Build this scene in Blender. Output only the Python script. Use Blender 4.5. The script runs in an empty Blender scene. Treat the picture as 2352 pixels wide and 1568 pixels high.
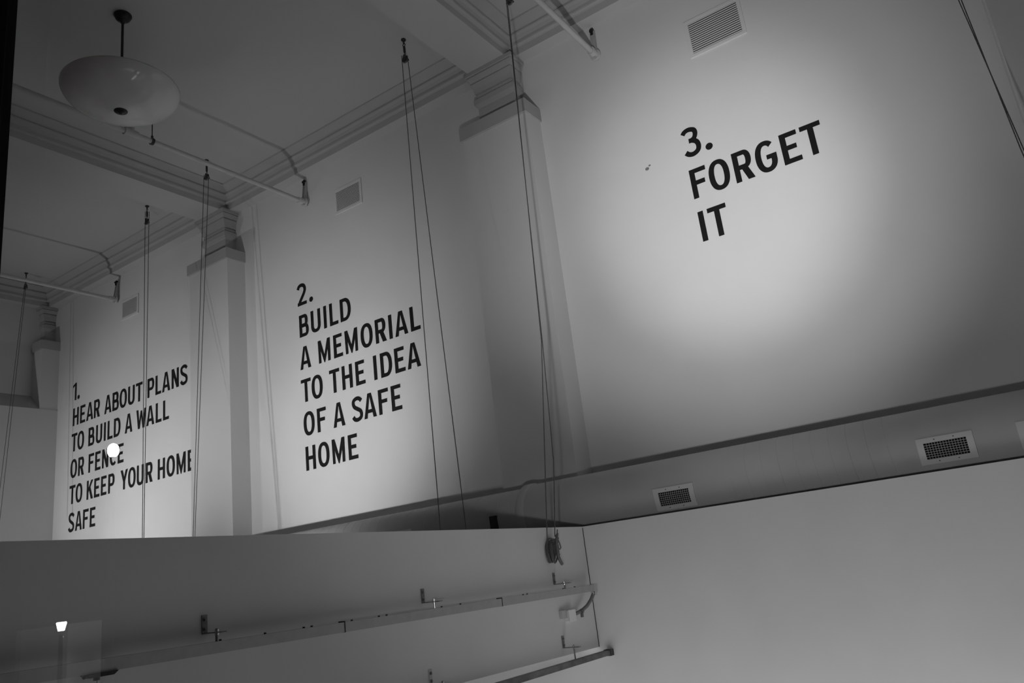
import bpy, bmesh, math, random
from mathutils import Matrix, Vector
random.seed(4)
C = bpy.context.scene.collection
SC = bpy.context.scene
EZ = 2.6                      # camera eye height above the hall floor

# ------------------------------------------------------------------ camera, world, lights, exposure
cam_d = bpy.data.cameras.new('camera')
cam = bpy.data.objects.new('camera', cam_d)
C.objects.link(cam)
CAM_R = (0.8170729, 0.5639604, -0.1197518)
CAM_U = (0.2548510, -0.1669868, 0.9524528)
CAM_K = (0.5171487, -0.8087423, -0.2801663)
cam.matrix_world = Matrix(((CAM_R[0], CAM_U[0], CAM_K[0], 0.0), (CAM_R[1], CAM_U[1], CAM_K[1], 0.0),
                           (CAM_R[2], CAM_U[2], CAM_K[2], EZ), (0, 0, 0, 1)))
cam_d.sensor_width = 36.0
cam_d.lens = 1824.84 / 2352 * 36.0
cam_d.clip_start = 0.02
SC.camera = cam

world = bpy.data.worlds.new('night')
SC.world = world
world.use_nodes = True
world.node_tree.nodes['Background'].inputs[0].default_value = (0.5, 0.5, 0.5, 1)
world.node_tree.nodes['Background'].inputs[1].default_value = 0.004

SC.view_settings.view_transform = 'Standard'
SC.view_settings.look = 'None'
SC.view_settings.gamma = 1.0
SC.view_settings.exposure = 0.0
SC.view_settings.use_curve_mapping = False


def lamp(name, kind, loc, target, watts, **kw):
    d = bpy.data.lights.new(name, kind)
    d.energy = watts
    for k, v in kw.items():
        setattr(d, k, v)
    o = bpy.data.objects.new(name, d)
    C.objects.link(o)
    loc = Vector((loc[0], loc[1], loc[2] + EZ))
    tg = Vector((target[0], target[1], target[2] + EZ))
    o.location = loc
    o.rotation_euler = (tg - loc).to_track_quat('-Z', 'Y').to_euler()
    return o


# one wall washer per bay, set low near the street window and aimed up at the writing
def washer(bay, loc, aims):
    for k, (tgt, watts, deg) in enumerate(aims):
        lamp(('spot_', 'wash_', 'flood_')[k] + bay, 'SPOT', (loc[0] + 0.05 * k, loc[1], loc[2]), tgt, watts, spot_size=math.radians(deg), spot_blend=1.0, shadow_soft_size=0.06)


washer('third_bay', (-1.0, 0.9, -0.28), (((-1.95, 7.0, 3.18), 700, 27), ((-2.1, 7.0, 3.2), 650, 45), ((-1.6, 7.0, 2.3), 120, 100)))
washer('second_bay', (-7.4, 0.9, -0.42), (((-7.2, 7.0, 1.9), 330, 30), ((-7.4, 7.0, 2.4), 600, 47), ((-7.6, 7.0, 3.1), 230, 68)))
washer('first_bay', (-13.0, 1.1, -0.6), (((-10.9, 7.0, 1.7), 380, 34), ((-11.8, 7.0, 2.0), 620, 52), ((-12.0, 7.0, 2.6), 300, 76)))
# unseen area lamps added as soft fill for the low room and the hall
lamp('floor_fill', 'AREA', (-0.4, 3.0, -2.45), (-0.6, 3.6, 0.0), 28, shape='RECTANGLE', size=4.2, size_y=3.6)
lamp('low_fill', 'AREA', (-2.0, 4.7, -2.3), (-2.0, 5.8, -1.5), 38, shape='RECTANGLE', size=6.0, size_y=0.6)
lamp('hall_fill', 'AREA', (-7.5, 3.2, -2.0), (-7.5, 3.6, 5.0), 4, shape='RECTANGLE', size=9.0, size_y=3.0)


# ------------------------------------------------------------------ materials
def mat(name, col, rough=0.6, metal=0.0, noise=0.0, scale=6.0, bump=0.0, bscale=60.0, spec=0.3):
    m = bpy.data.materials.new(name)
    m.use_nodes = True
    nt = m.node_tree
    bs = nt.nodes['Principled BSDF']
    bs.inputs['Base Color'].default_value = (col, col, col, 1)
    bs.inputs['Roughness'].default_value = rough
    bs.inputs['Metallic'].default_value = metal
    bs.inputs['Specular IOR Level'].default_value = spec
    tc = nt.nodes.new('ShaderNodeTexCoord')
    if noise:
        nz = nt.nodes.new('ShaderNodeTexNoise')
        nz.inputs['Scale'].default_value = scale
        nz.inputs['Detail'].default_value = 5
        rp = nt.nodes.new('ShaderNodeValToRGB')
        a, b = max(0.0, col * (1 - noise)), min(1.0, col * (1 + noise))
        rp.color_ramp.elements[0].position = 0.3
        rp.color_ramp.elements[1].position = 0.7
        rp.color_ramp.elements[0].color = (a, a, a, 1)
        rp.color_ramp.elements[1].color = (b, b, b, 1)
        nt.links.new(tc.outputs['Object'], nz.inputs['Vector'])
        nt.links.new(nz.outputs['Fac'], rp.inputs['Fac'])
        nt.links.new(rp.outputs['Color'], bs.inputs['Base Color'])
    if bump:
        n2 = nt.nodes.new('ShaderNodeTexNoise')
        n2.inputs['Scale'].default_value = bscale
        n2.inputs['Detail'].default_value = 3
        bp = nt.nodes.new('ShaderNodeBump')
        bp.inputs['Strength'].default_value = bump
        bp.inputs['Distance'].default_value = 0.01
        nt.links.new(tc.outputs['Object'], n2.inputs['Vector'])
        nt.links.new(n2.outputs['Fac'], bp.inputs['Height'])
        nt.links.new(bp.outputs['Normal'], bs.inputs['Normal'])
    return m


def emit(name, strength):
    m = bpy.data.materials.new(name)
    m.use_nodes = True
    nt = m.node_tree
    nt.nodes.clear()
    e = nt.nodes.new('ShaderNodeEmission')
    e.inputs[0].default_value = (1, 1, 1, 1)
    e.inputs[1].default_value = strength
    o = nt.nodes.new('ShaderNodeOutputMaterial')
    nt.links.new(e.outputs[0], o.inputs[0])
    return m


PLASTER = mat('wall_plaster', 0.78, 0.85, noise=0.02, scale=1.5, bump=0.04, bscale=40)
CEIL = mat('ceiling_plaster', 0.64, 0.9, noise=0.02, scale=1.0, bump=0.04)
BOARD = mat('partition_board', 0.66, 0.8, noise=0.03, scale=2.0, bump=0.03)
TRIM = mat('trim_plaster', 0.50, 0.85, noise=0.02, scale=3.0)
CORNICEM = mat('cornice_plaster', 0.57, 0.85, noise=0.02, scale=3.0)
FACADE = mat('facade_dark_wall', 0.10, 0.8)
FLOOR = mat('floor_concrete', 0.14, 0.6, noise=0.2, scale=2.0)
BLACK = mat('black_vinyl', 0.013, 0.55, spec=0.2)
WHITE_METAL = mat('white_painted_metal', 0.78, 0.45, spec=0.4)
GREY_METAL = mat('grey_painted_metal', 0.48, 0.5, noise=0.08, scale=20)
DARK_METAL = mat('dark_metal', 0.06, 0.45, metal=0.3, noise=0.25, scale=30)
ZINC = mat('zinc_steel', 0.22, 0.4, metal=0.6, noise=0.2, scale=40)
CHROME = mat('chrome', 0.75, 0.18, metal=1.0)
BRONZE = mat('dark_bronze', 0.035, 0.35, metal=0.5)
ROPE = mat('dark_cord', 0.12, 0.8, noise=0.3, scale=80)
CLEATM = mat('cast_iron', 0.16, 0.5, metal=0.3, noise=0.2, scale=50)
PIPEM = mat('pipe_paint', 0.62, 0.5, noise=0.04, scale=10)
DUCTM = mat('duct_paint', 0.58, 0.55, noise=0.03, scale=5)
OPENING_SHADE = mat('opening_shade', 0.01, 0.9)  # near-black colour painting the shade inside vents and registers, nothing is cut open
FRAMEM = mat('window_frame_black', 0.01, 0.5)
CONDUIT = mat('conduit_steel', 0.25, 0.4, metal=0.4)
RAILM = mat('rail_aluminium', 0.42, 0.45, metal=0.2, noise=0.06, scale=25)
DARKRAIL = mat('rail_dark', 0.14, 0.5, metal=0.2, noise=0.35, scale=12)
SEAM = mat('dark_joint', 0.03, 0.8)
ASPHALT = mat('asphalt', 0.05, 0.9, noise=0.3, scale=15)
SMUDGE = mat('wall_smudge', 0.22, 0.9)

GLASSM = bpy.data.materials.new('window_glass')
GLASSM.use_nodes = True
_nt = GLASSM.node_tree
_nt.nodes.clear()
_g = _nt.nodes.new('ShaderNodeBsdfGlass')
_g.inputs['IOR'].default_value = 1.5
_g.inputs['Roughness'].default_value = 0.0
_g.inputs['Color'].default_value = (1, 1, 1, 1)
_o = _nt.nodes.new('ShaderNodeOutputMaterial')
_nt.links.new(_g.outputs[0], _o.inputs[0])

BOWLM = mat('milk_glass', 0.72, 0.09, noise=0.05, scale=4, spec=0.5)
_b = BOWLM.node_tree.nodes['Principled BSDF']
_b.inputs['Subsurface Weight'].default_value = 0.15


# ------------------------------------------------------------------ mesh helpers (all heights are relative to the eye; EZ is added when linking)
class MB:
    def __init__(self):
        self.v, self.f, self.smooth = [], [], []

    def add(self, vs, fs, smooth=False):
        n = len(self.v)
        self.v += [tuple(p) for p in vs]
        self.f += [tuple(i + n for i in f) for f in fs]
        self.smooth += [smooth] * len(fs)

    def box(self, x0, x1, y0, y1, z0, z1):
        self.hexa([(x0, y0, z0), (x1, y0, z0), (x1, y1, z0), (x0, y1, z0)], [(x0, y0, z1), (x1, y0, z1), (x1, y1, z1), (x0, y1, z1)])

    def hexa(self, lo, hi):
        self.add(list(lo) + list(hi), [(3, 2, 1, 0), (4, 5, 6, 7), (0, 1, 5, 4), (1, 2, 6, 5), (2, 3, 7, 6), (3, 0, 4, 7)])

    def tube(self, pts, r, n=10, caps=True, closed=False):
        pts = [Vector(p) for p in pts]
        m = len(pts)
        rr = r if isinstance(r, (list, tuple)) else [r] * m
        rings = []
        ref = None
        for i, p in enumerate(pts):
            if closed:
                t = (pts[(i + 1) % m] - pts[i - 1])
            else:
                t = pts[min(i + 1, m - 1)] - pts[max(i - 1, 0)]
            t.normalize()
            if ref is None:
                ref = Vector((0, 0, 1)) if abs(t.z) < 0.9 else Vector((1, 0, 0))
            a = t.cross(ref).normalized()
            b = a.cross(t).normalized()
            ref = b
            rings.append([p + (a * math.cos(q) + b * math.sin(q)) * rr[i] for q in [2 * math.pi * k / n for k in range(n)]])
        vs = [q for ring in rings for q in ring]
        fs = []
        for i in range(m if closed else m - 1):
            j = (i + 1) % m
            for k in range(n):
                l = (k + 1) % n
                fs.append((i * n + k, j * n + k, j * n + l, i * n + l))
        self.add(vs, fs, True)
        if caps and not closed:
            self.add(rings[0], [tuple(range(n))])
            self.add(rings[-1], [tuple(reversed(range(n)))])

    def lathe(self, prof, cx, cy, n=48):
        rings = [[(cx + r * math.cos(2 * math.pi * k / n), cy + r * math.sin(2 * math.pi * k / n), z) for k in range(n)] for r, z in prof]
        vs = [q for ring in rings for q in ring]
        fs = []
        for i in range(len(prof) - 1):
            for k in range(n):
                l = (k + 1) % n
                fs.append((i * n + k, i * n + l, (i + 1) * n + l, (i + 1) * n + k))
        self.add(vs, fs, True)

    def build(self, name, m, parent=None, kind=None, bevel=0.0, origin=None):
        me = bpy.data.meshes.new(name)
        o = bpy.data.objects.new(name, me)
        C.objects.link(o)
        me.materials.append(m)
        if parent is not None:
            off = Vector(parent['_abs'])
        else:
            if origin is None:
                n = len(self.v)
                xs = [p[0] for p in self.v]; ys = [p[1] for p in self.v]; zs = [p[2] for p in self.v]
                origin = ((min(xs) + max(xs)) / 2, (min(ys) + max(ys)) / 2, min(zs))
            off = Vector(origin)
        me.from_pydata([(p[0] - off.x, p[1] - off.y, p[2] - off.z) for p in self.v], [], self.f)
        for p, s in zip(me.polygons, self.smooth):
            p.use_smooth = s
        bm = bmesh.new()
        bm.from_mesh(me)
        bmesh.ops.recalc_face_normals(bm, faces=bm.faces)
        bm.to_mesh(me)
        bm.free()
        o['_abs'] = tuple(off)
        if parent is not None:
            o.parent = parent
        else:
            o.location = (off.x, off.y, off.z + EZ)
        if kind:
            o['kind'] = kind
        if bevel:
            b = o.modifiers.new('bevel', 'BEVEL')
            b.width = bevel
            b.segments = 2
            b.limit_method = 'ANGLE'
        return o


def empty(name, loc, label, cat, group=None):
    o = bpy.data.objects.new(name, None)
    C.objects.link(o)
    o.location = (loc[0], loc[1], loc[2] + EZ)
    o.empty_display_size = 0.1
    o['_abs'] = tuple(loc)
    tag(o, label, cat, group)
    return o


def tag(o, label, cat, group=None):
    o['label'] = label
    o['category'] = cat
    if group:
        o['group'] = group


def struct(name, mb, m, parent=None, bevel=0.0):
    return mb.build(name, m, parent, None if parent is not None else 'structure', bevel)


# ------------------------------------------------------------------ layout
WY = 7.0                 # long wall
XE = -14.4               # end wall
XR = 5.0                 # right end of the room
ZS = 5.66                # soffit height
ZC = 5.97                # ceiling height
ZF = -EZ                 # floor
PC = [-14.52, -9.345, -4.17, 0.93]      # pilaster centres
PH = [0.445, 0.44, 0.435, 0.44]
BEAM = [(-9.61, -9.09), (-4.445, -3.926), (0.735, 1.25)]
YF = 0.40                # facade
YB = 5.8                 # partition face
XH = -3.257              # header face
YN = 0.95                # soffit edge near the facade

b = MB(); b.box(XE - 0.3, XR, WY, WY + 0.2, ZF, ZC); struct('wall_back', b, PLASTER)
b = MB(); b.box(XE - 0.3, XE, YF, WY, ZF, ZC); struct('wall_left', b, PLASTER)
# thicker lower part of the end wall with a sloping top
b = MB()
x1 = -14.065
b.hexa([(XE, YF, ZF), (x1, YF, ZF), (x1, WY - 0.0, ZF), (XE, WY, ZF)], [(XE, YF, 3.715), (x1, YF, 3.715), (x1, WY, 3.715), (XE, WY, 3.715)])
struct('trim_1', b, PLASTER)
b = MB()
b.add([(XE, YF, 3.715), (x1, YF, 3.715), (x1, 6.7, 3.715), (XE, 6.7, 3.715), (XE, YF, 4.02), (XE, 6.7, 4.02)],
      [(0, 1, 4), (1, 2, 5, 4), (2, 3, 5), (0, 4, 5, 3), (0, 3, 2, 1)])
struct('trim_20', b, TRIM)
b = MB(); b.box(XR, XR + 0.2, YF, WY, ZF, ZC); struct('wall_right', b, PLASTER)
b = MB(); b.box(XE - 0.3, XR + 0.2, YF, WY + 0.2, ZF - 0.2, ZF); struct('floor', b, FLOOR)
b = MB(); b.box(XE - 0.3, XR + 0.2, YF, WY + 0.2, ZC, ZC + 0.2); struct('ceiling', b, CEIL)

# street facade with the window opening
GX0, GX1, GZ0, GZ1 = -0.82, 1.4, -1.3, 2.2
FY0, FY1 = 0.362, 0.45
b = MB()
b.box(XE - 0.3, GX0 - 0.36, FY0, FY1, ZF, ZC)
b.box(GX1 + 0.10, XR + 0.2, FY0, FY1, ZF, ZC)
b.box(GX0 - 0.36, GX1 + 0.10, FY0, FY1, ZF, GZ0 - 0.08)
b.box(GX0 - 0.36, GX1 + 0.10, FY0, FY1, GZ1 + 0.08, ZC)
struct('wall_front', b, FACADE)
b = MB()
b.box(GX0 - 0.40, GX0 - 0.023, 0.30, 0.36, GZ0 - 0.1, GZ1 + 0.1)
b.box(GX1, GX1 + 0.12, 0.30, 0.36, GZ0 - 0.1, GZ1 + 0.1)
b.box(GX0 - 0.023, GX1, 0.30, 0.36, GZ0 - 0.1, GZ0)
b.box(GX0 - 0.023, GX1, 0.30, 0.36, GZ1, GZ1 + 0.1)
win = struct('window_1', b, FRAMEM)
b = MB(); b.box(GX0 - 0.03, GX1 + 0.005, 0.345, 0.351, GZ0 - 0.005, GZ1 + 0.005); b.build('window_pane', GLASSM, win)

# ceiling beams along the bays, a shallow wall beam, and the cornice that lines every coffer
n = 2
for x0, x1 in BEAM:
    b = MB(); b.box(x0, x1, YF + 0.1, WY - 0.16, ZS, ZC)
    struct('trim_%d' % n, b, CEIL); n += 1
b = MB(); b.box(XE, XR, WY - 0.16, WY, ZS, ZC); struct('trim_%d' % n, b, CEIL); n += 1
b = MB(); b.box(XE, XE + 0.16, YF + 0.1, WY - 0.16, ZS, ZC); struct('trim_%d' % n, b, CEIL); n += 1
b = MB(); b.box(XE + 0.16, XR, YF + 0.1, YN, ZS, ZC); struct('trim_%d' % n, b, CEIL); n += 1
CORN = [(0.0, 0.0), (0.002, 0.085), (0.030, 0.087), (0.048, 0.094), (0.052, 0.112), (0.040, 0.116), (0.042, 0.15), (0.060, 0.185), (0.085, 0.205), (0.088, 0.222), (0.070, 0.226), (0.074, 0.236), (0.11, 0.250), (0.155, 0.272), (0.19, 0.290), (0.198, 0.298), (0.185, 0.301), (0.20, 0.31)]
coffers = [(XE + 0.16, BEAM[0][0]), (BEAM[0][1], BEAM[1][0]), (BEAM[1][1], BEAM[2][0]), (BEAM[2][1], XR)]
for x0, x1 in coffers:
    b = MB()
    rings = []
    for u, v in CORN:
        rings.append([(x0 + u, YN + u, ZS + v), (x1 - u, YN + u, ZS + v), (x1 - u, WY - 0.16 - u, ZS + v), (x0 + u, WY - 0.16 - u, ZS + v)])
    vs = [p for r in rings for p in r]
    fs = []
    for i in range(len(CORN) - 1):
        for k in range(4):
            l = (k + 1) % 4
            fs.append((i * 4 + k, i * 4 + l, i * 4 + 4 + l, i * 4 + 4 + k))
    b.add(vs, fs)
    struct('trim_%d' % n, b, CORNICEM); n += 1

# pilasters: shaft, abacus block, moulded capital
CAP = [(.25, .185, 4.96), (.245, .18, 5.215), (.265, .20, 5.235), (.278, .213, 5.26), (.28, .215, 5.262), (.28, .215, 5.325), (.272, .207, 5.34), (.236, .176, 5.345), (.236, .176, 5.352),
       (.25, .19, 5.358), (.252, .192, 5.392), (.232, .175, 5.397), (.232, .175, 5.405), (.262, .20, 5.41), (.268, .21, 5.455), (.285, .235, 5.525), (.262, .215, 5.53), (.262, .215, 5.538), (.29, .24, 5.543), (.312, .262, 5.585),
       (.318, .268, 5.60), (.30, .25, 5.603), (.30, .25, 5.61), (.335, .285, 5.615), (.335, .285, 5.66)]
for c, h in zip(PC, PH):
    b = MB(); b.box(c - h, c + h, WY - 0.30, WY, ZF, 4.815)
    p = struct('trim_%d' % n, b, PLASTER); n += 1
    b = MB(); b.box(c - h - 0.02, c + h + 0.02, WY - 0.335, WY, 4.81, 4.97); b.build('abacus', TRIM, p)
    b = MB()
    rings = [[(c - a, WY, z), (c - a, WY - d, z), (c + a, WY - d, z), (c + a, WY, z)] for a, d, z in CAP]
    vs = [q for r in rings for q in r]
    fs = []
    for i in range(len(CAP) - 1):
        for k in range(3):
            fs.append((i * 4 + k, i * 4 + k + 1, i * 4 + 5 + k, i * 4 + 4 + k))
    b.add(vs, fs)
    b.build('capital', TRIM, p)

# low partition: long run in front of the wall, and the hanging header that meets it in the corner
b = MB(); b.box(-5.2, XR, YB, YB + 0.11, ZF, 0.308); struct('wall_partition', b, BOARD)


def ztop(y): return 0.308 + 0.0087 * (YB - y)


def zbot(y): return -0.613 + 0.0168 * (5.84 - y)


b = MB()
ya = YF + 0.1
b.hexa([(XH - 0.14, ya, zbot(ya)), (XH, ya, zbot(ya)), (XH, YB, zbot(YB)), (XH - 0.14, YB, zbot(YB))],
       [(XH - 0.14, ya, ztop(ya)), (XH, ya, ztop(ya)), (XH, YB, ztop(YB)), (XH - 0.14, YB, ztop(YB))])
hd = struct('wall_header', b, BOARD)
b = MB(); b.box(XH - 0.002, XH + 0.003, YB - 0.006, YB, zbot(YB), ztop(YB) - 0.01); b.build('corner_joint', SEAM, hd)

# ------------------------------------------------------------------ the writing on the wall
T, BR = 0.172, 0.152     # stem and bar weight in cap heights


def arc(cx, cy, rx, ry, a0, a1, e=2.35, k=28):
    out = []
    for i in range(k + 1):
        a = math.radians(a0 + (a1 - a0) * i / k)
        c, s = math.cos(a), math.sin(a)
        out.append((cx + rx * math.copysign(abs(c) ** (2 / e), c), cy + ry * math.copysign(abs(s) ** (2 / e), s)))
    return out


def ring(cx, cy, rx, ry, tx, ty, a0, a1, e=2.35, k=28):
    return ('strip', arc(cx, cy, rx, ry, a0, a1, e, k), arc(cx, cy, rx - tx, ry - ty, a0, a1, e, k))


def spline(pts, k=8):
    out = []
    P = [pts[0]] + list(pts) + [pts[-1]]
    for i in range(1, len(P) - 2):
        for j in range(k):
            t = j / k
            out.append(tuple(0.5 * (2 * P[i][a] + (P[i + 1][a] - P[i - 1][a]) * t + (2 * P[i - 1][a] - 5 * P[i][a] + 4 * P[i + 1][a] - P[i + 2][a]) * t * t
                                    + (3 * P[i][a] - P[i - 1][a] - 3 * P[i + 1][a] + P[i + 2][a]) * t ** 3) for a in (0, 1)))
    out.append(pts[-1])
    return out


def stroke(pts, w):
    L, R = [], []
    for i, p in enumerate(pts):
        a = pts[max(0, i - 1)]; c = pts[min(len(pts) - 1, i + 1)]
        dx, dy = c[0] - a[0], c[1] - a[1]
        q = math.hypot(dx, dy) or 1
        L.append((p[0] - dy / q * w / 2, p[1] + dx / q * w / 2)); R.append((p[0] + dy / q * w / 2, p[1] - dx / q * w / 2))
    return ('strip', L, R)


def rect(x0, x1, y0, y1): return ('poly', [(x0, y0), (x1, y0), (x1, y1), (x0, y1)])


def bowl(x0, x1, y0, y1, t=T, b_=BR):      # D-shaped bowl from x0 (stem left) to x1
    xm = x1 - (y1 - y0) * 0.36 if (x1 - x0) > (y1 - y0) * 0.62 else x0 + (x1 - x0) * 0.48
    cy, ry = (y0 + y1) / 2, (y1 - y0) / 2
    return [rect(x0, xm + .01, y1 - b_, y1), rect(x0, xm + .01, y0, y0 + b_), ring(xm, cy, x1 - xm, ry, t, b_, -90, 90, 2.2)]


def glyph(ch, w):
    t, s = T, BR
    if ch == 'I': return [rect(0, w, 0, 1)]
    if ch == '.': return [('poly', arc(w / 2, w / 2 - .01, w / 2, w / 2, 0, 360, 2, 24))]
    if ch == 'L': return [rect(0, t, 0, 1), rect(0, w, 0, s)]
    if ch == 'F': return [rect(0, t, 0, 1), rect(0, w, 1 - s, 1), rect(0, w * .86, .44, .44 + s)]
    if ch == 'E': return [rect(0, t, 0, 1), rect(0, w * .97, 1 - s, 1), rect(0, w * .85, .43, .43 + s), rect(0, w, 0, s)]
    if ch == 'T': return [rect(w / 2 - t / 2, w / 2 + t / 2, 0, 1), rect(0, w, 1 - s, 1)]
    if ch == 'H': return [rect(0, t, 0, 1), rect(w - t, w, 0, 1), rect(0, w, .43, .43 + s)]
    if ch == 'O': return [ring(w / 2, .5, w / 2, .512, t * 1.03, s, 0, 360, 2.3, 56)]
    if ch == 'C': return [ring(w * .56, .5, w * .56, .512, t * 1.03, s, 48, 312, 2.3, 44)]
    if ch == 'G': return [ring(w * .52, .5, w * .52, .512, t * 1.03, s, 46, 272, 2.3, 44), ring(w * .52, .36, w * .48, .372, t, s, -90, 0, 2.2, 16),
                          rect(w - t, w, .34, .535), rect(w * .52, w, .39, .535)]
    if ch == 'D': return [rect(0, t, 0, 1)] + bowl(0, w, 0, 1)
    if ch == 'B': return [rect(0, t, 0, 1)] + bowl(0, w, 0, .57) + bowl(0, w * .93, .44, 1)
    if ch == 'P': return [rect(0, t, 0, 1)] + bowl(0, w, .36, 1)
    if ch == 'R': return [rect(0, t, 0, 1)] + bowl(0, w * .97, .385, 1) + [('poly', [(w * .38, .44), (w * .38 + .20, .44), (w * 1.0, 0), (w * 1.0 - .21, 0)])]
    if ch == 'U': return [rect(0, t, .3, 1), rect(w - t, w, .3, 1), ring(w / 2, .31, w / 2, .322, t, s, 180, 360, 2.3)]
    if ch == 'A': return [('poly', [(0, 0), (t, 0), (w * .5 - .0, .86), (w * .5, 1), (w * .5 - .10, 1)]), ('poly', [(w, 0), (w - t * 1.04, 0), (w * .5, .86), (w * .5, 1), (w * .5 + .10, 1)]), rect(w * .2, w * .8, .20, .20 + s * .95)]
    if ch == 'M':
        q = t * .92
        return [('poly', [(.02, 0), (q + .01, 0), (q - .01, 1), (0, 1)]), ('poly', [(w - .02, 0), (w - q - .01, 0), (w - q + .01, 1), (w, 1)]),
                ('poly', [(0, 1), (.17, 1), (w / 2, .34), (w / 2, -.03), (w / 2 - .03, 0.0)]), ('poly', [(w, 1), (w - .17, 1), (w / 2, .34), (w / 2, -.03), (w / 2 + .03, 0.0)])]
    if ch == 'N': return [rect(0, t * .95, 0, 1), rect(w - t * .95, w, 0, 1), ('poly', [(0, 1), (t * 1.08, 1), (w, 0), (w - t * 1.08, 0)])]
    if ch == 'W':
        q = t * .98
        return [('poly', [(0, 1), (q, 1), (w * .27 + .08, 0), (w * .27 - .08, 0)]), ('poly', [(w, 1), (w - q, 1), (w * .73 - .08, 0), (w * .73 + .08, 0)]),
                ('poly', [(w * .27 - .05, 0), (w * .27 + .08, 0), (w * .5 + .06, .92), (w * .5 - .06, .92)]), ('poly', [(w * .73 + .05, 0), (w * .73 - .08, 0), (w * .5 - .06, .92), (w * .5 + .06, .92)])]
    if ch == 'K': return [rect(0, t, 0, 1), ('poly', [(t * .9, .34), (t * .9, .58), (w - .20, 1), (w - .005, 1)]), ('poly', [(t + .05, .50), (t + .19, .62), (w, 0), (w - .20, 0)])]
    if ch == 'Y': return [rect(w / 2 - t / 2, w / 2 + t / 2, 0, .45), ('poly', [(0, 1), (t * 1.1, 1), (w / 2 + .04, .52), (w / 2 + .03, .36), (w / 2 - t / 2, .40)]), ('poly', [(w, 1), (w - t * 1.1, 1), (w / 2 - .04, .52), (w / 2 - .03, .36), (w / 2 + t / 2, .40)])]
    if ch == 'S':
        return [stroke(spline([(w - .06, .80), (w * .72, .905), (w * .46, .932), (w * .20, .86), (w * .155, .73), (w * .26, .60), (w * .52, .50), (w * .78, .40), (w * .86, .26), (w * .78, .13), (w * .50, .066), (w * .24, .10), (.05, .215)]), .162)]
    if ch == '1': return [rect(w - t, w, 0, 1), ('poly', [(0, .74), (0, .88), (w - t * .6, 1), (w - t * .6, .86)])]
    if ch == '2': return [stroke(spline([(.045, .77), (w * .22, .90), (w * .48, .935), (w * .74, .875), (w * .845, .72), (w * .76, .56), (w * .52, .37), (w * .26, .17), (w * .16, .05)]), .165), rect(0.0, w, 0, s), rect(0.0, .16, 0, .10)]
    if ch == '3': return [stroke(spline([(.045, .82), (w * .22, .905), (w * .48, .932), (w * .74, .87), (w * .80, .74), (w * .70, .60), (w * .52, .545), (w * .36, .54)]), .158),
                          stroke(spline([(w * .36, .54), (w * .56, .53), (w * .78, .44), (w * .855, .29), (w * .78, .145), (w * .52, .066), (w * .26, .09), (.045, .185)]), .162)]
    return []


def text_line(parent, base, letters, cap=0.309):
    for ch, xl, w in letters:
        b = MB()
        for q, g in enumerate(glyph(ch, w / cap)):
            y = WY - 0.003 - 0.0003 * q
            if g[0] == 'poly':
                pts = g[1]
                b.add([(xl + p[0] * cap, y, base + p[1] * cap) for p in pts], [tuple(range(len(pts)))])
            else:
                L, R = g[1], g[2]
                k = len(L)
                vs = [(xl + p[0] * cap, y, base + p[1] * cap) for p in L] + [(xl + p[0] * cap, y, base + p[1] * cap) for p in R]
                b.add(vs, [(i, i + 1, k + i + 1, k + i) for i in range(k - 1)])
        b.build('full_stop' if ch == '.' else 'numeral' if ch in '123' else 'letter', BLACK, parent)


I_, E_, F_, A_, M_, O_, R_, H_, D_, U_, T_, L_, B_, S_, N_, P_ = .054, .162, .165, .208, .227, .206, .181, .183, .190, .184, .184, .152, .183, .183, .182, .179
TEXT3 = [(3.700, [('3', -2.191, .178), ('.', -1.977, .073)]),
         (3.257, [('F', -2.188, F_), ('O', -2.004, .202), ('R', -1.758, R_), ('G', -1.546, .196), ('E', -1.302, E_), ('T', -1.114, .182)]),
         (2.808, [('I', -2.185, I_), ('T', -2.091, .184)])]
TEXT2 = [(3.810, [('2', -7.822, .178), ('.', -7.595, .074)]),
         (3.365, [('B', -7.811, .180), ('U', -7.585, .183), ('I', -7.342, I_), ('L', -7.231, .154), ('D', -7.035, .192)]),
         (2.919, [('A', -7.828, A_), ('M', -7.477, M_), ('E', -7.192, E_), ('M', -6.984, M_), ('O', -6.706, O_), ('R', -6.454, R_), ('I', -6.227, I_), ('A', -6.131, A_), ('L', -5.878, L_)]),
         (2.473, [('T', -7.833, .187), ('O', -7.634, O_), ('T', -7.301, .185), ('H', -7.074, H_), ('E', -6.836, E_), ('I', -6.526, I_), ('D', -6.410, D_), ('E', -6.176, E_), ('A', -5.980, A_)]),
         (2.028, [('O', -7.817, O_), ('F', -7.562, F_), ('A', -7.273, A_), ('S', -6.937, S_), ('A', -6.736, A_), ('F', -6.487, F_), ('E', -6.277, E_)]),
         (1.580, [('H', -7.806, H_), ('O', -7.579, O_), ('M', -7.325, M_), ('E', -7.041, E_)])]
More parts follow.
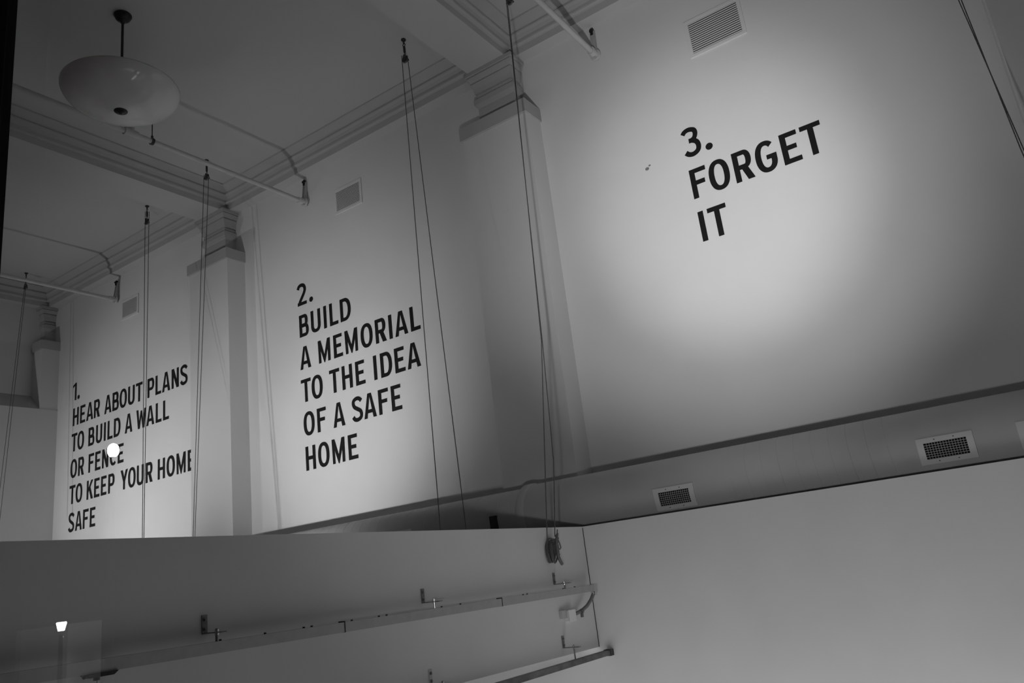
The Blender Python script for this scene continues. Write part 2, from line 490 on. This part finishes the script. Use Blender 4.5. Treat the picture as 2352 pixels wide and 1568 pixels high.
TEXT1 = [(3.772, [('1', -13.567, .118), ('.', -13.416, .075)]),
         (3.323, [('H', -13.537, H_), ('E', -13.306, E_), ('A', -13.108, A_), ('R', -12.874, R_), ('A', -12.557, A_), ('B', -12.319, B_), ('O', -12.112, O_), ('U', -11.870, U_), ('T', -11.650, .180),
                  ('P', -11.332, P_), ('L', -11.117, .148), ('A', -10.942, A_), ('N', -10.695, N_), ('S', -10.475, S_)]),
         (2.879, [('T', -13.555, .180), ('O', -13.365, O_), ('B', -13.022, B_), ('U', -12.792, U_), ('I', -12.555, I_), ('L', -12.447, .150), ('D', -12.263, D_), ('A', -11.946, A_), ('W', -11.629, .268),
                  ('A', -11.355, A_), ('L', -11.107, .150), ('L', -10.915, .150)]),
         (2.434, [('O', -13.559, O_), ('R', -13.314, R_), ('F', -12.997, F_), ('E', -12.795, E_), ('N', -12.589, N_), ('C', -12.363, .184), ('E', -12.134, E_)]),
         (1.999, [('T', -13.564, .184), ('O', -13.367, O_), ('K', -13.027, .192), ('E', -12.804, E_), ('E', -12.603, E_), ('P', -12.393, P_), ('Y', -12.044, .201), ('O', -11.835, O_), ('U', -11.597, U_), ('R', -11.360, R_),
                  ('H', -11.046, H_), ('O', -10.821, O_), ('M', -10.575, M_), ('E', -10.300, E_)]),
         (1.545, [('S', -13.562, S_), ('A', -13.352, A_), ('F', -13.116, F_), ('E', -12.908, E_)])]
for lines, x, lab in ((TEXT1, -12.0, 'black capital lettering on the far wall bay beginning 1. HEAR ABOUT PLANS'),
                      (TEXT2, -6.9, 'black capital lettering on the middle wall bay reading 2. BUILD A MEMORIAL'),
                      (TEXT3, -1.6, 'black capital lettering on the nearest wall bay reading 3. FORGET IT')):
    e = empty('wall_lettering', (x, WY - 0.003, lines[-1][0]), lab, 'lettering', 'numbered texts along the long wall')
    for base, letters in lines:
        text_line(e, base, letters)


# ------------------------------------------------------------------ wall vents
def wall_vent(x0, x1, z0, z1, label):
    e = empty('wall_vent', ((x0 + x1) / 2, WY, z0), label, 'vent', 'louvred vents high on the long wall')
    f, y0, y1 = 0.038, WY - 0.014, WY - 0.002
    b = MB()
    b.box(x0, x1, y0, y1, z0, z0 + f); b.box(x0, x1, y0, y1, z1 - f, z1)
    b.box(x0, x0 + f, y0, y1, z0 + f, z1 - f); b.box(x1 - f, x1, y0, y1, z0 + f, z1 - f)
    b.build('frame', WHITE_METAL, e, bevel=0.003)
    b = MB(); b.box(x0 + f, x1 - f, WY - 0.003, WY - 0.001, z0 + f, z1 - f); b.build('backing', OPENING_SHADE, e)  # near-black sheet painted as the shade behind the slats
    b = MB()
    k = 15
    p = (z1 - z0 - 2 * f) / k
    for i in range(k):
        z = z0 + f + p * (i + 0.5)
        b.hexa([(x0 + f, y0 + 0.002, z - p * .30), (x1 - f, y0 + 0.002, z - p * .30), (x1 - f, y0 + 0.005, z - p * .30), (x0 + f, y0 + 0.005, z - p * .30)],
               [(x0 + f, y0 + 0.004, z + p * .30), (x1 - f, y0 + 0.004, z + p * .30), (x1 - f, y0 + 0.007, z + p * .30), (x0 + f, y0 + 0.007, z + p * .30)])
    b.build('louvre_slats', WHITE_METAL, e)
    return e


wall_vent(-12.098, -11.606, 4.822, 5.170, 'white louvred wall vent above the text that begins with 1')
wall_vent(-7.006, -6.502, 4.872, 5.236, 'white louvred wall vent above the text that begins with 2')
wall_vent(-1.935, -1.352, 4.720, 5.148, 'white louvred wall vent above the text 3. FORGET IT')


# ------------------------------------------------------------------ sprinkler pipes
def sprinkler(x, z, label, pend=None):
    e = empty('sprinkler_pipe', (x, WY - 0.05, z), label, 'pipe', 'pipes crossing the hall below the ceiling')
    b = MB(); b.tube([(x, 0.55, z), (x, 2, z), (x, 4, z), (x, WY - 0.10, z)], 0.030, 14); b.build('pipe', PIPEM, e)
    b = MB()
    b.tube([(x, WY - 0.15, z), (x, WY - 0.055, z)], 0.044, 14)
    b.tube([(x - .0, WY - 0.056, z), (x, WY - 0.03, z)], 0.06, 16)
    b.build('end_fitting', PIPEM, e)
    b = MB()
    b.hexa([(x - .018, WY - .085, z - .05), (x + .018, WY - .085, z - .05), (x + .018, WY - .005, z - .05), (x - .018, WY - .005, z - .05)],
           [(x - .03, WY - .03, z + .31), (x + .03, WY - .03, z + .31), (x + .03, WY - .005, z + .31), (x - .03, WY - .005, z + .31)])
    b.build('wall_bracket', GREY_METAL, e, bevel=0.004)
    b = MB(); b.tube([(x, WY - .05, z + .30), (x, WY - .018, z + .335)], 0.022, 10); b.tube([(x, WY - .045, z + .265), (x, WY - .02, z + .285)], 0.016, 10)
    b.build('bolt', FRAMEM, e)
    if pend:
        yv, yr = pend
        b = MB(); b.tube([(x, yv, z), (x, yv, ZC - .01)], 0.026, 12); b.tube([(x, yv - .075, z), (x, yv + .075, z)], 0.045, 12); b.tube([(x, yv, z + .02), (x, yv, z + .085)], 0.042, 12)
        b.build('tee_riser', PIPEM, e)
        b = MB(); b.tube([(x, yr, z + .03), (x, yr, ZC - .005)], 0.006, 8); b.tube([(x, yr - .015, z), (x, yr + .015, z)], 0.042, 12); b.tube([(x, yr, z + .03), (x, yr, z + .07)], 0.014, 8)
        b.build('hanger_rod', DARK_METAL, e)
    return e


sprinkler(-12.23, 5.235, 'white pipe crossing the far bay, ending above the vent over text 1')
sprinkler(-7.545, 5.262, 'white pipe crossing the middle bay behind the glass bowl lamp', (4.43, 4.69))
sprinkler(-2.925, 5.262, 'white pipe crossing the nearest bay at the top edge, left of its vent')

# ------------------------------------------------------------------ pendant bowl lamp
cx, cy = -6.65, 3.80
e = empty('pendant_lamp', (cx, cy, ZC), 'shallow white glass bowl lamp hanging on a dark rod from the ceiling', 'lamp')
b = MB(); b.lathe([(0.0, ZC - .001), (.085, ZC - .001), (.088, ZC - .012), (.08, ZC - .02), (.072, ZC - .045), (.045, ZC - .07), (.022, ZC - .08), (.018, ZC - .10), (0, ZC - .10)], cx, cy, 32); b.build('canopy', BRONZE, e)
b = MB(); b.tube([(cx, cy, ZC - .09), (cx, cy, 4.84)], 0.013, 12); b.build('rod', BRONZE, e)
R0, zr, zb = 0.545, 5.08, 4.835
prof = []
for i in range(21):
    a = i / 20 * math.pi / 2
    prof.append((R0 * math.sin(a) ** 0.93 if i else 0.0, zb + (zr - zb) * (1 - math.cos(a)) ** 0.95 if i else zb))
inner = [(max(0.0, r - 0.008), z + 0.007) for r, z in reversed(prof)]
inner[0] = (R0 - 0.010, zr)
b = MB(); b.lathe(prof + inner, cx, cy, 72); b.build('glass_bowl', BOWLM, e)
b = MB(); b.lathe([(0, zb - .03), (.012, zb - .03), (.018, zb - .02), (.03, zb - .014), (.05, zb - .012), (.062, zb - .004), (.064, zb + .004), (0, zb + .006)], cx, cy, 32); b.build('finial', BRONZE, e)
for k in range(4):
    b = MB()
    a = math.radians(35 + 90 * k)
    x, y = cx + .17 * math.cos(a), cy + .17 * math.sin(a)
    b.tube([(cx + .02 * math.cos(a), cy + .02 * math.sin(a), zb + .13), (x, y, zb + .13)], 0.008, 8)
    b.lathe([(0, zb + .10), (.02, zb + .105), (.032, zb + .13), (.03, zb + .155), (.016, zb + .18), (.014, zb + .2), (0, zb + .2)], x, y, 16)
    b.build('bulb', WHITE_METAL, e)

# ------------------------------------------------------------------ spiral air duct with registers
DY, DZ, DR = 6.25, 0.489, 0.28
XJ = -3.97
e = empty('air_duct', (-4.0, DY, DZ - DR), 'thick round white air duct running along the long wall above the partition', 'duct')


def duct_pt(x, ang, r):
    a = math.radians(ang)
    return (x, DY - r * math.cos(a), DZ + r * math.sin(a))


b = MB(); b.tube([(XJ - .02, DY, DZ), (-2, DY, DZ), (0, DY, DZ), (XR - .01, DY, DZ)], DR, 64); b.build('duct_section', DUCTM, e)
b = MB(); b.tube([(-9.6, DY, DZ), (-7, DY, DZ), (XJ + .02, DY, DZ)], DR - 0.018, 64); b.build('duct_section', DUCTM, e)
b = MB()
b.tube([(XJ - .05, DY, DZ), (XJ - .03, DY, DZ), (XJ + .03, DY, DZ), (XJ + .05, DY, DZ)], [DR - .012, DR + .012, DR + .012, DR + .002], 64); b.build('collar', DUCTM, e)
for xa, xb, r in ((-9.5, XJ - .06, DR - .018), (-2.05, -0.85, DR)):
    b = MB()
    pitch = 0.125
    m = int((xb - xa) / pitch * 40)
    b.tube([duct_pt(xa + (xb - xa) * i / m, 90 - 360 * (xb - xa) / pitch * i / m, r) for i in range(m + 1)], 0.0024, 5)
    b.build('spiral_seam', DUCTM, e)
b = MB()
b.hexa([(-4.29, DY - .27, 0.05), (-4.22, DY - .27, 0.05), (-4.22, DY + .27, 0.05), (-4.29, DY + .27, 0.05)], [(-4.29, DY - .29, .53), (-4.22, DY - .29, .53), (-4.22, DY + .29, .53), (-4.29, DY + .29, .53)])
b.build('duct_saddle', DARK_METAL, e)


def register(x0, x1, a0, a1, R=DR, curved=True, angled=True):
    # a curved frame plate following the duct, with a louvre grid over a patch painted black as shade
    fx, fa = 0.042, 6.8
    b = MB()
    def patch(xa, xb, aa, ab, r0, r1, k=8):
        vs, fs = [], []
        for i in range(k + 1):
            an = aa + (ab - aa) * i / k
            vs += [duct_pt(xa, an, r0), duct_pt(xb, an, r0), duct_pt(xb, an, r1), duct_pt(xa, an, r1)]
        for i in range(k):
            for q in range(4):
                w = (q + 1) % 4
                fs.append((i * 4 + q, i * 4 + w, i * 4 + 4 + w, i * 4 + 4 + q))
        fs += [(0, 1, 2, 3), (k * 4 + 3, k * 4 + 2, k * 4 + 1, k * 4)]
        b.add(vs, fs)
    r0, r1 = R + 0.002, R + 0.012
    patch(x0, x1, a1 - fa, a1, r0, r1); patch(x0, x1, a0, a0 + fa, r0, r1)
    patch(x0, x0 + fx, a0 + fa, a1 - fa, r0, r1); patch(x1 - fx, x1, a0 + fa, a1 - fa, r0, r1)
    fr = b.build('register_frame', WHITE_METAL, e)
    b = MB(); patch(x0 + fx, x1 - fx, a0 + fa, a1 - fa, R + .0005, R + .0015); b.build('register_shade', OPENING_SHADE, fr)
    b = MB()
    for i in range(1, 7):
        an = a0 + fa + (a1 - a0 - 2 * fa) * i / 7
        patch(x0 + fx, x1 - fx, an - .35, an + .35, R + .004, R + .009, 1)
    for i in range(1, 15):
        x = x0 + fx + (x1 - x0 - 2 * fx) * i / 15
        patch(x - .0014, x + .0014, a0 + fa, a1 - fa, R + .002, R + .006, 6)
    b.build('louvre_grid', GREY_METAL, fr)
    for x in (x0 + (x1 - x0) * .33, x0 + (x1 - x0) * .67):
        for an in (a0 + fa / 2, a1 - fa / 2):
            p, q = duct_pt(x, an, r1), duct_pt(x, an, r1 + .002)
            b = MB(); b.tube([p, q], .004, 8); b.build('screw', DARK_METAL, fr)
    return fr


register(-2.665, -2.325, -29.5, 5.6)
register(-0.718, -0.378, -24.5, 10.4)
register(-0.130, 0.21, -24.5, 10.4)
register(-5.60, -5.245, -20.0, 12.5, DR - 0.018)


# ------------------------------------------------------------------ pulley ropes
def px_rope(label, xh, yh, strands, r=0.0046, zp=0.28, wheel=True):
    e = empty('pulley_rope', (xh, yh, ZC), label, 'rope', 'doubled ropes on ceiling pulleys')
    b = MB(); b.lathe([(0, ZC), (.028, ZC), (.028, ZC - .012), (.012, ZC - .02), (.01, ZC - .06), (0, ZC - .06)], xh, yh, 14)
    zt = ZC - .075
    b.tube([(xh + .017 * math.cos(a), yh, zt + .017 * math.sin(a)) for a in [k * math.pi / 6 for k in range(12)]], 0.005, 6, closed=True)
    b.build('ceiling_hook', DARK_METAL, e)
    b = MB(); b.tube([(xh, yh, ZC - .088), (xh, yh, ZC - .10), (xh, yh, ZC - .17), (xh, yh, ZC - .185)], [.006, .014, .014, .006], 8)
    b.tube([(xh + .014 * math.cos(a), yh, ZC - .2 + .014 * math.sin(a)) for a in [k * math.pi / 6 for k in range(12)]], 0.004, 6, closed=True)
    b.build('swivel', DARK_METAL, e)
    zc = ZC - .265
    b = MB()
    for s in (-1, 1):
        y = yh + s * .014
        b.hexa([(xh - .042, y - .003, zc - .025), (xh + .042, y - .003, zc - .025), (xh + .042, y + .003, zc - .025), (xh - .042, y + .003, zc - .025)],
               [(xh - .012, y - .003, zc + .055), (xh + .012, y - .003, zc + .055), (xh + .012, y + .003, zc + .055), (xh - .012, y + .003, zc + .055)])
    b.build('pulley_block', DARK_METAL, e)
    b = MB(); b.tube([(xh, yh - .009, zc - .012), (xh, yh + .009, zc - .012)], .034, 18); b.build('pulley_wheel', ZINC, e)
    for pts in strands:
        b = MB(); b.tube(pts, r, 8); b.build('rope_strand', ROPE, e)
    return e


ROPES = [
    ('doubled rope falling from a ceiling pulley just right of the word MEMORIAL', -4.824, 6.062, [[(-4.878, 6.070, 5.786), (-4.619, 5.660, 0.464), (-4.576, 5.591, -0.432)],
        [(-4.796, 6.070, 5.744), (-4.332, 5.660, 0.435), (-4.253, 5.591, -0.459)]]),
    ('doubled rope along the left edge of the pilaster between texts 1 and 2', -8.493, 6.088, [[(-8.572, 6.100, 5.778), (-8.150, 5.600, 0.843), (-8.074, 5.510, -0.049)],
        [(-8.466, 6.100, 5.735), (-8.118, 5.600, 0.839), (-8.055, 5.509, -0.054)]]),
    ('doubled rope hanging straight down through the words ABOUT PLANS of text 1', -10.186, 6.258, [[(-10.222, 6.250, 5.887), (-9.310, 5.700, 0.969), (-9.147, 5.602, 0.089)],
        [(-10.120, 6.250, 5.848), (-9.278, 5.700, 0.965), (-9.126, 5.601, 0.083)]]),
    ('doubled rope hanging at the far left beside the dark window frame', -13.639, 6.169, [[(-13.667, 6.170, 5.786), (-13.513, 5.900, 2.221), (-13.474, 5.832, 1.324)],
        [(-13.621, 6.170, 5.771), (-13.399, 5.900, 2.203), (-13.343, 5.832, 1.307)]]),
    ('doubled rope passing in front of the nearest pilaster down to a coil on the cleat', -3.400, 6.100, [[(-3.370, 6.100, 5.680), (-3.385, 6.023, 5.665), (-3.250, 5.541, 1.841), (-3.210, 5.167, 0.242), (-3.215, 5.149, 0.162)],
        [(-3.430, 6.100, 5.680), (-3.385, 6.001, 5.651), (-3.250, 5.555, 1.844), (-3.220, 5.426, 0.822), (-3.205, 5.270, 0.239)]]),
    ('doubled rope slanting across the top right corner of the photo', 0.300, 6.100, [[(0.265, 6.100, 5.680), (0.298, 6.100, 3.600), (0.377, 6.050, 2.326), (0.473, 5.760, 0.565)],
        [(0.335, 6.100, 5.680), (0.314, 6.100, 3.591), (0.362, 6.050, 2.333), (0.457, 5.760, 0.581)]])]
ROPE_THINGS = []
for lab, xh, yh, st in ROPES:
    ROPE_THINGS.append(px_rope(lab, xh, yh, st, 0.0038 if xh > -4 else 0.0042))

# ------------------------------------------------------------------ rope cleat on the header with the coil
e = empty('rope_cleat', (XH, 5.27, 0.04), 'iron rope cleat on the header wall, a coiled dark rope looped over it', 'cleat')
b = MB()
X = XH + 0.058
b.tube([(X + .012, 5.287, .262), (X + .006, 5.280, .245), (X, 5.276, .20), (X, 5.272, .15), (X, 5.270, .10), (X + .004, 5.276, .07), (X + .014, 5.287, .035), (X + .016, 5.289, .028)],
       [.006, .011, .013, .013, .013, .012, .012, .007], 10)
b.build('cleat_horns', CLEATM, e)
b = MB(); b.box(XH, X, 5.262, 5.282, .12, .18); b.box(XH, XH + .006, 5.255, 5.289, .095, .205); b.build('cleat_base', CLEATM, e)
b = MB(); b.tube([(X + .006, 5.272, .098), (X + .017, 5.272, .098)], .008, 8); b.tube([(X + .006, 5.275, .185), (X + .014, 5.275, .185)], .006, 8); b.build('bolt', CHROME, e)
coil = ROPE_THINGS[4]
for k in range(9):
    yc0 = 5.226 + .0125 * (k % 5) + random.uniform(-.004, .004)
    ry = .046 + random.uniform(-.008, .010) - (.010 if k > 5 else 0)
    rz = .082 + random.uniform(-.010, .008)
    zc0 = .140 + random.uniform(-.008, .006)
    xx = XH + .010 + .0038 * k
    tilt = -0.16
    pts = []
    for i in range(28):
        a = 2 * math.pi * i / 28
        u, v = ry * math.cos(a), rz * math.sin(a)
        pts.append((xx + .006 * math.sin(2 * a), yc0 + u + tilt * -v, zc0 + v))
    b = MB(); b.tube(pts, .0046, 7, closed=True); b.build('rope_loop', ROPE, coil)
b = MB()
b.tube(spl3 := [(XH + .05, 5.302, .235), (XH + .055, 5.318, .19), (XH + .055, 5.330, .155), (XH + .05, 5.322, .142), (XH + .045, 5.305, .165)], .004, 7)
b.tube([(XH + .05, 5.292, .222), (XH + .05, 5.303, .235), (XH + .055, 5.312, .29)], .004, 7)
b.tube([(XH + .05, 5.29, .228), (XH + .05, 5.31, .224)], .011, 8)
b.build('knot', ROPE, coil)


# ------------------------------------------------------------------ hanging rails, brackets and conduit on the header
def rail_z(y): return -0.144 + (5.643 - y) * 0.0072


e = empty('upper_rail', (-3.172, 3.2, -0.2), 'long grey rail hanging across the header wall from three angle brackets', 'rail')
b = MB()
b.hexa([(-3.190, .55, rail_z(.55) - .048), (-3.150, .55, rail_z(.55) - .048), (-3.150, 5.66, rail_z(5.66) - .048), (-3.190, 5.66, rail_z(5.66) - .048)],
       [(-3.190, .55, rail_z(.55)), (-3.150, .55, rail_z(.55)), (-3.150, 5.66, rail_z(5.66)), (-3.190, 5.66, rail_z(5.66))])
b.build('rail_channel', RAILM, e)
for ys in (3.03, 4.42):
    b = MB(); z = rail_z(ys); b.box(-3.192, -3.1485, ys - .003, ys + .003, z - .049, z + .006); b.build('rail_joint', SEAM, e)
for ys in (2.31, 2.55, 2.78, 2.83, 3.10, 3.30, 3.36, 3.83, 4.01, 4.70, 4.75, 5.23, 5.40):
    z = rail_z(ys); b = MB(); b.tube([(-3.17, ys, z - .002), (-3.17, ys, z + .007)], .006, 8); b.build('rail_bolt', DARK_METAL, e)
b = MB(); b.box(-3.192, -3.148, 5.655, 5.70, rail_z(5.66) - .05, rail_z(5.66) + .002); b.build('end_box', GREY_METAL, e)

z0 = -0.64
e = empty('lower_rail', (-3.165, 5.0, z0 - .03), 'short dark rail hanging below the bottom edge of the header wall', 'rail')
b = MB()
b.hexa([(-3.19, 1.2, -.638), (-3.14, 1.2, -.638), (-3.14, 5.79, -.672), (-3.19, 5.79, -.672)], [(-3.19, 1.2, -.600), (-3.14, 1.2, -.600), (-3.14, 5.79, -.636), (-3.19, 5.79, -.636)])
b.build('rail_channel', DARKRAIL, e)
b = MB(); b.box(-3.195, -3.135, 5.745, 5.798, -.678, -.632); b.build('end_cap', DARK_METAL, e)


def bracket(y, zt, zb_, zrail, m, rodm, label, w=.028):
    e = empty('angle_bracket', (XH, y, zb_), label, 'bracket', 'angle brackets carrying the rails')
    x1 = -3.118
    b = MB(); b.box(XH, XH + .005, y - w / 2, y + w / 2, zb_, zt); b.build('wall_plate', m, e, bevel=.001)
    b = MB(); b.box(XH, x1, y - w / 2, y + w / 2, zb_ - .005, zb_); b.build('arm', m, e, bevel=.001)
    for z in (zt - (zt - zb_) * .27, zb_ + (zt - zb_) * .20):
        b = MB(); b.tube([(XH + .004, y, z), (XH + .008, y, z)], .0095, 14); b.tube([(XH + .006, y, z), (XH + .014, y, z)], .0055, 6); b.build('bolt', ZINC, e)
    b = MB(); b.tube([(-3.17, y, zrail), (-3.17, y, zb_ + .014)], .0055, 10); b.build('hanger_rod', rodm, e)
    b = MB(); b.tube([(-3.17, y, zb_), (-3.17, y, zb_ + .010)], .011, 6); b.tube([(-3.17, y, zb_ - .014), (-3.17, y, zb_ - .005)], .011, 6); b.build('nut', CHROME, e)


bracket(2.292, -.005, -.080, rail_z(2.29), ZINC, ZINC, 'angle bracket holding the upper rail, the nearest one at the left of the header')
bracket(3.768, -.012, -.090, rail_z(3.77), ZINC, CHROME, 'angle bracket holding the upper rail, middle one of the three')
bracket(5.258, -.019, -.100, rail_z(5.26), ZINC, ZINC, 'angle bracket holding the upper rail just under the rope cleat')
bracket(3.777, -.463, -.541, -.62, GREY_METAL, ZINC, 'pale angle bracket at the bottom edge of the photo, left of the lower rail')
bracket(5.272, -.466, -.546, -.632, ZINC, ZINC, 'angle bracket with bright nut holding the lower rail near the corner')

e = empty('rail_trolley', (-3.17, 1.77, -.25), 'dark clamp with a bright rod hanging under the upper rail at bottom left', 'clamp')
zt = rail_z(1.77) - .0485
b = MB(); b.hexa([(-3.195, 1.728, zt - .014), (-3.145, 1.728, zt - .014), (-3.145, 1.82, zt - .014), (-3.195, 1.82, zt - .014)],
                 [(-3.20, 1.715, zt), (-3.14, 1.715, zt), (-3.14, 1.835, zt), (-3.20, 1.835, zt)])
b.tube([(-3.17, 1.765, zt - .026), (-3.17, 1.765, zt - .012)], .012, 8); b.tube([(-3.17, 1.72, zt - .008), (-3.14, 1.70, zt - .008)], .006, 8); b.build('clamp_plate', FRAMEM, e)
b = MB(); b.tube([(-3.165, 1.765, zt - .055), (-3.165, 1.765, zt - .02)], .0035, 10); b.build('rod', CHROME, e)
b = MB(); b.box(-3.2, -3.13, 1.735, 1.84, zt - .085, zt - .052); b.build('trolley_body', DARK_METAL, e, bevel=.008)

e = empty('junction_box', (XH, 5.36, -.365), 'small white junction box on the header wall below the rail', 'box')
b = MB(); b.box(XH, XH + .045, 5.335, 5.425, -.375, -.300); b.build('box_body', WHITE_METAL, e, bevel=.003)
b = MB(); b.box(XH + .045, XH + .05, 5.33, 5.43, -.38, -.296); b.build('cover_plate', WHITE_METAL, e, bevel=.002)
b = MB(); b.box(XH, XH + .03, 5.27, 5.335, -.35, -.29); b.build('side_box', GREY_METAL, e, bevel=.003)

e = empty('flexible_conduit', (-3.19, 5.55, -.33), 'dark flexible conduit curving from the rail end down to the junction box', 'conduit')
pts = []
P = [(-3.235, 5.43, -.335), (-3.225, 5.47, -.332), (-3.21, 5.53, -.318), (-3.195, 5.59, -.292), (-3.18, 5.64, -.25), (-3.172, 5.668, -.215), (-3.170, 5.676, -.196)]
for i in range(len(P) - 1):
    for k in range(12):
        t = k / 12
        pts.append(tuple(P[i][a] + (P[i + 1][a] - P[i][a]) * t for a in range(3)))
pts.append(P[-1])
b = MB(); b.tube(pts, [.0145 if i % 2 else .0125 for i in range(len(pts))], 12); b.build('hose', CONDUIT, e)
b = MB(); b.tube([(-3.170, 5.675, -.222), (-3.170, 5.678, -.19)], .019, 12); b.tube([(-3.170, 5.676, -.205), (-3.170, 5.677, -.198)], .024, 12); b.build('connector', CHROME, e)
b = MB(); b.tube([(-3.205, 5.505, -.324), (-3.203, 5.520, -.320)], .019, 12); b.box(-3.215, -3.195, 5.505, 5.52, -.365, -.338); b.build('clip', ZINC, e)

# ------------------------------------------------------------------ marks on the wall
for x, z, r, lab in ((-2.60, 3.759, .022, 'small dark spot on the wall left of FORGET, the lower and larger of two'), (-2.569, 3.785, .013, 'tiny dark spot on the wall left of FORGET, the upper of two')):
    b = MB()
    b.add([(x + r * math.cos(a), WY - .002, z + r * .8 * math.sin(a)) for a in [k * math.pi / 6 for k in range(12)]], [tuple(range(12))])
    o = b.build('wall_stain', SMUDGE, None); tag(o, lab, 'stain', 'dark spots on the wall')

# ------------------------------------------------------------------ the street outside (seen only as reflections in the pane)
b = MB(); b.box(XE - 8, XR + 8, -9, 0.3, -1.8, -1.65); struct('ground', b, ASPHALT)
LAMP = emit('street_lamp_glow', 26.0)
FLOOD = emit('flood_lamp_glow', 34.0)


def street_lamp(loc, label, glow, h, scale):
    x, y, z = loc
    e = empty('street_lamp', (x, y, -1.65), label, 'lamp')
    b = MB(); b.tube([(x, y, -1.65), (x, y, z - .10 * scale)], [.03, .022], 14); b.build('post', DARK_METAL, e)
    b = MB(); b.lathe([(0, z - .055 * scale), (.033 * scale, z - .055 * scale), (.055 * scale, z + .03 * scale), (.05 * scale, z + .045 * scale), (0, z + .045 * scale)], x, y, 12); b.build('lantern_glass', glow, e)
    b = MB(); b.lathe([(0, z + .046 * scale), (.062 * scale, z + .046 * scale), (.02 * scale, z + .09 * scale), (0, z + .10 * scale)], x, y, 12); b.build('lantern_cap', DARK_METAL, e)
    return e


street_lamp((-9.5, -4.172, 0.063), 'street lamp outside mirrored in the window at lower left', LAMP, 2, .95)
b = MB(); b.box(-14.7, -12.3, -6.2, -5.7, -1.66, 0.10); kiosk = empty('kiosk', (-13.5, -5.95, -1.65), 'pale low kiosk wall outside, faintly mirrored behind the street lamp', 'building')
b.build('wall', PLASTER, kiosk)
b = MB(); b.box(-14.8, -12.2, -6.3, -5.6, 0.10, 0.16); b.build('roof_slab', DARK_METAL, kiosk)
d = bpy.data.lights.new('street_lamp_light', 'POINT'); d.energy = 55; d.shadow_soft_size = 0.0
o = bpy.data.objects.new('street_lamp_light', d); C.objects.link(o); o.location = (-9.62, -4.30, EZ + 0.0)
e = empty('globe_lamp', (-7.0, -3.30, -1.65), 'bright globe lamp outside mirrored in the window over the word FENCE', 'lamp')
b = MB(); b.lathe([(0, 1.525 - .066)] + [(.050 * math.sin(k * math.pi / 16), 1.525 - .066 * math.cos(k * math.pi / 16)) for k in range(1, 16)] + [(0, 1.525 + .066)], -7.0, -3.30, 24); b.build('globe', FLOOD, e)
b = MB(); b.tube([(-7.0, -3.30, -1.65), (-7.0, -3.30, 1.47)], [.05, .02], 12); b.build('post', DARK_METAL, e)

for o in bpy.data.objects:
    if '_abs' in o:
        del o['_abs']
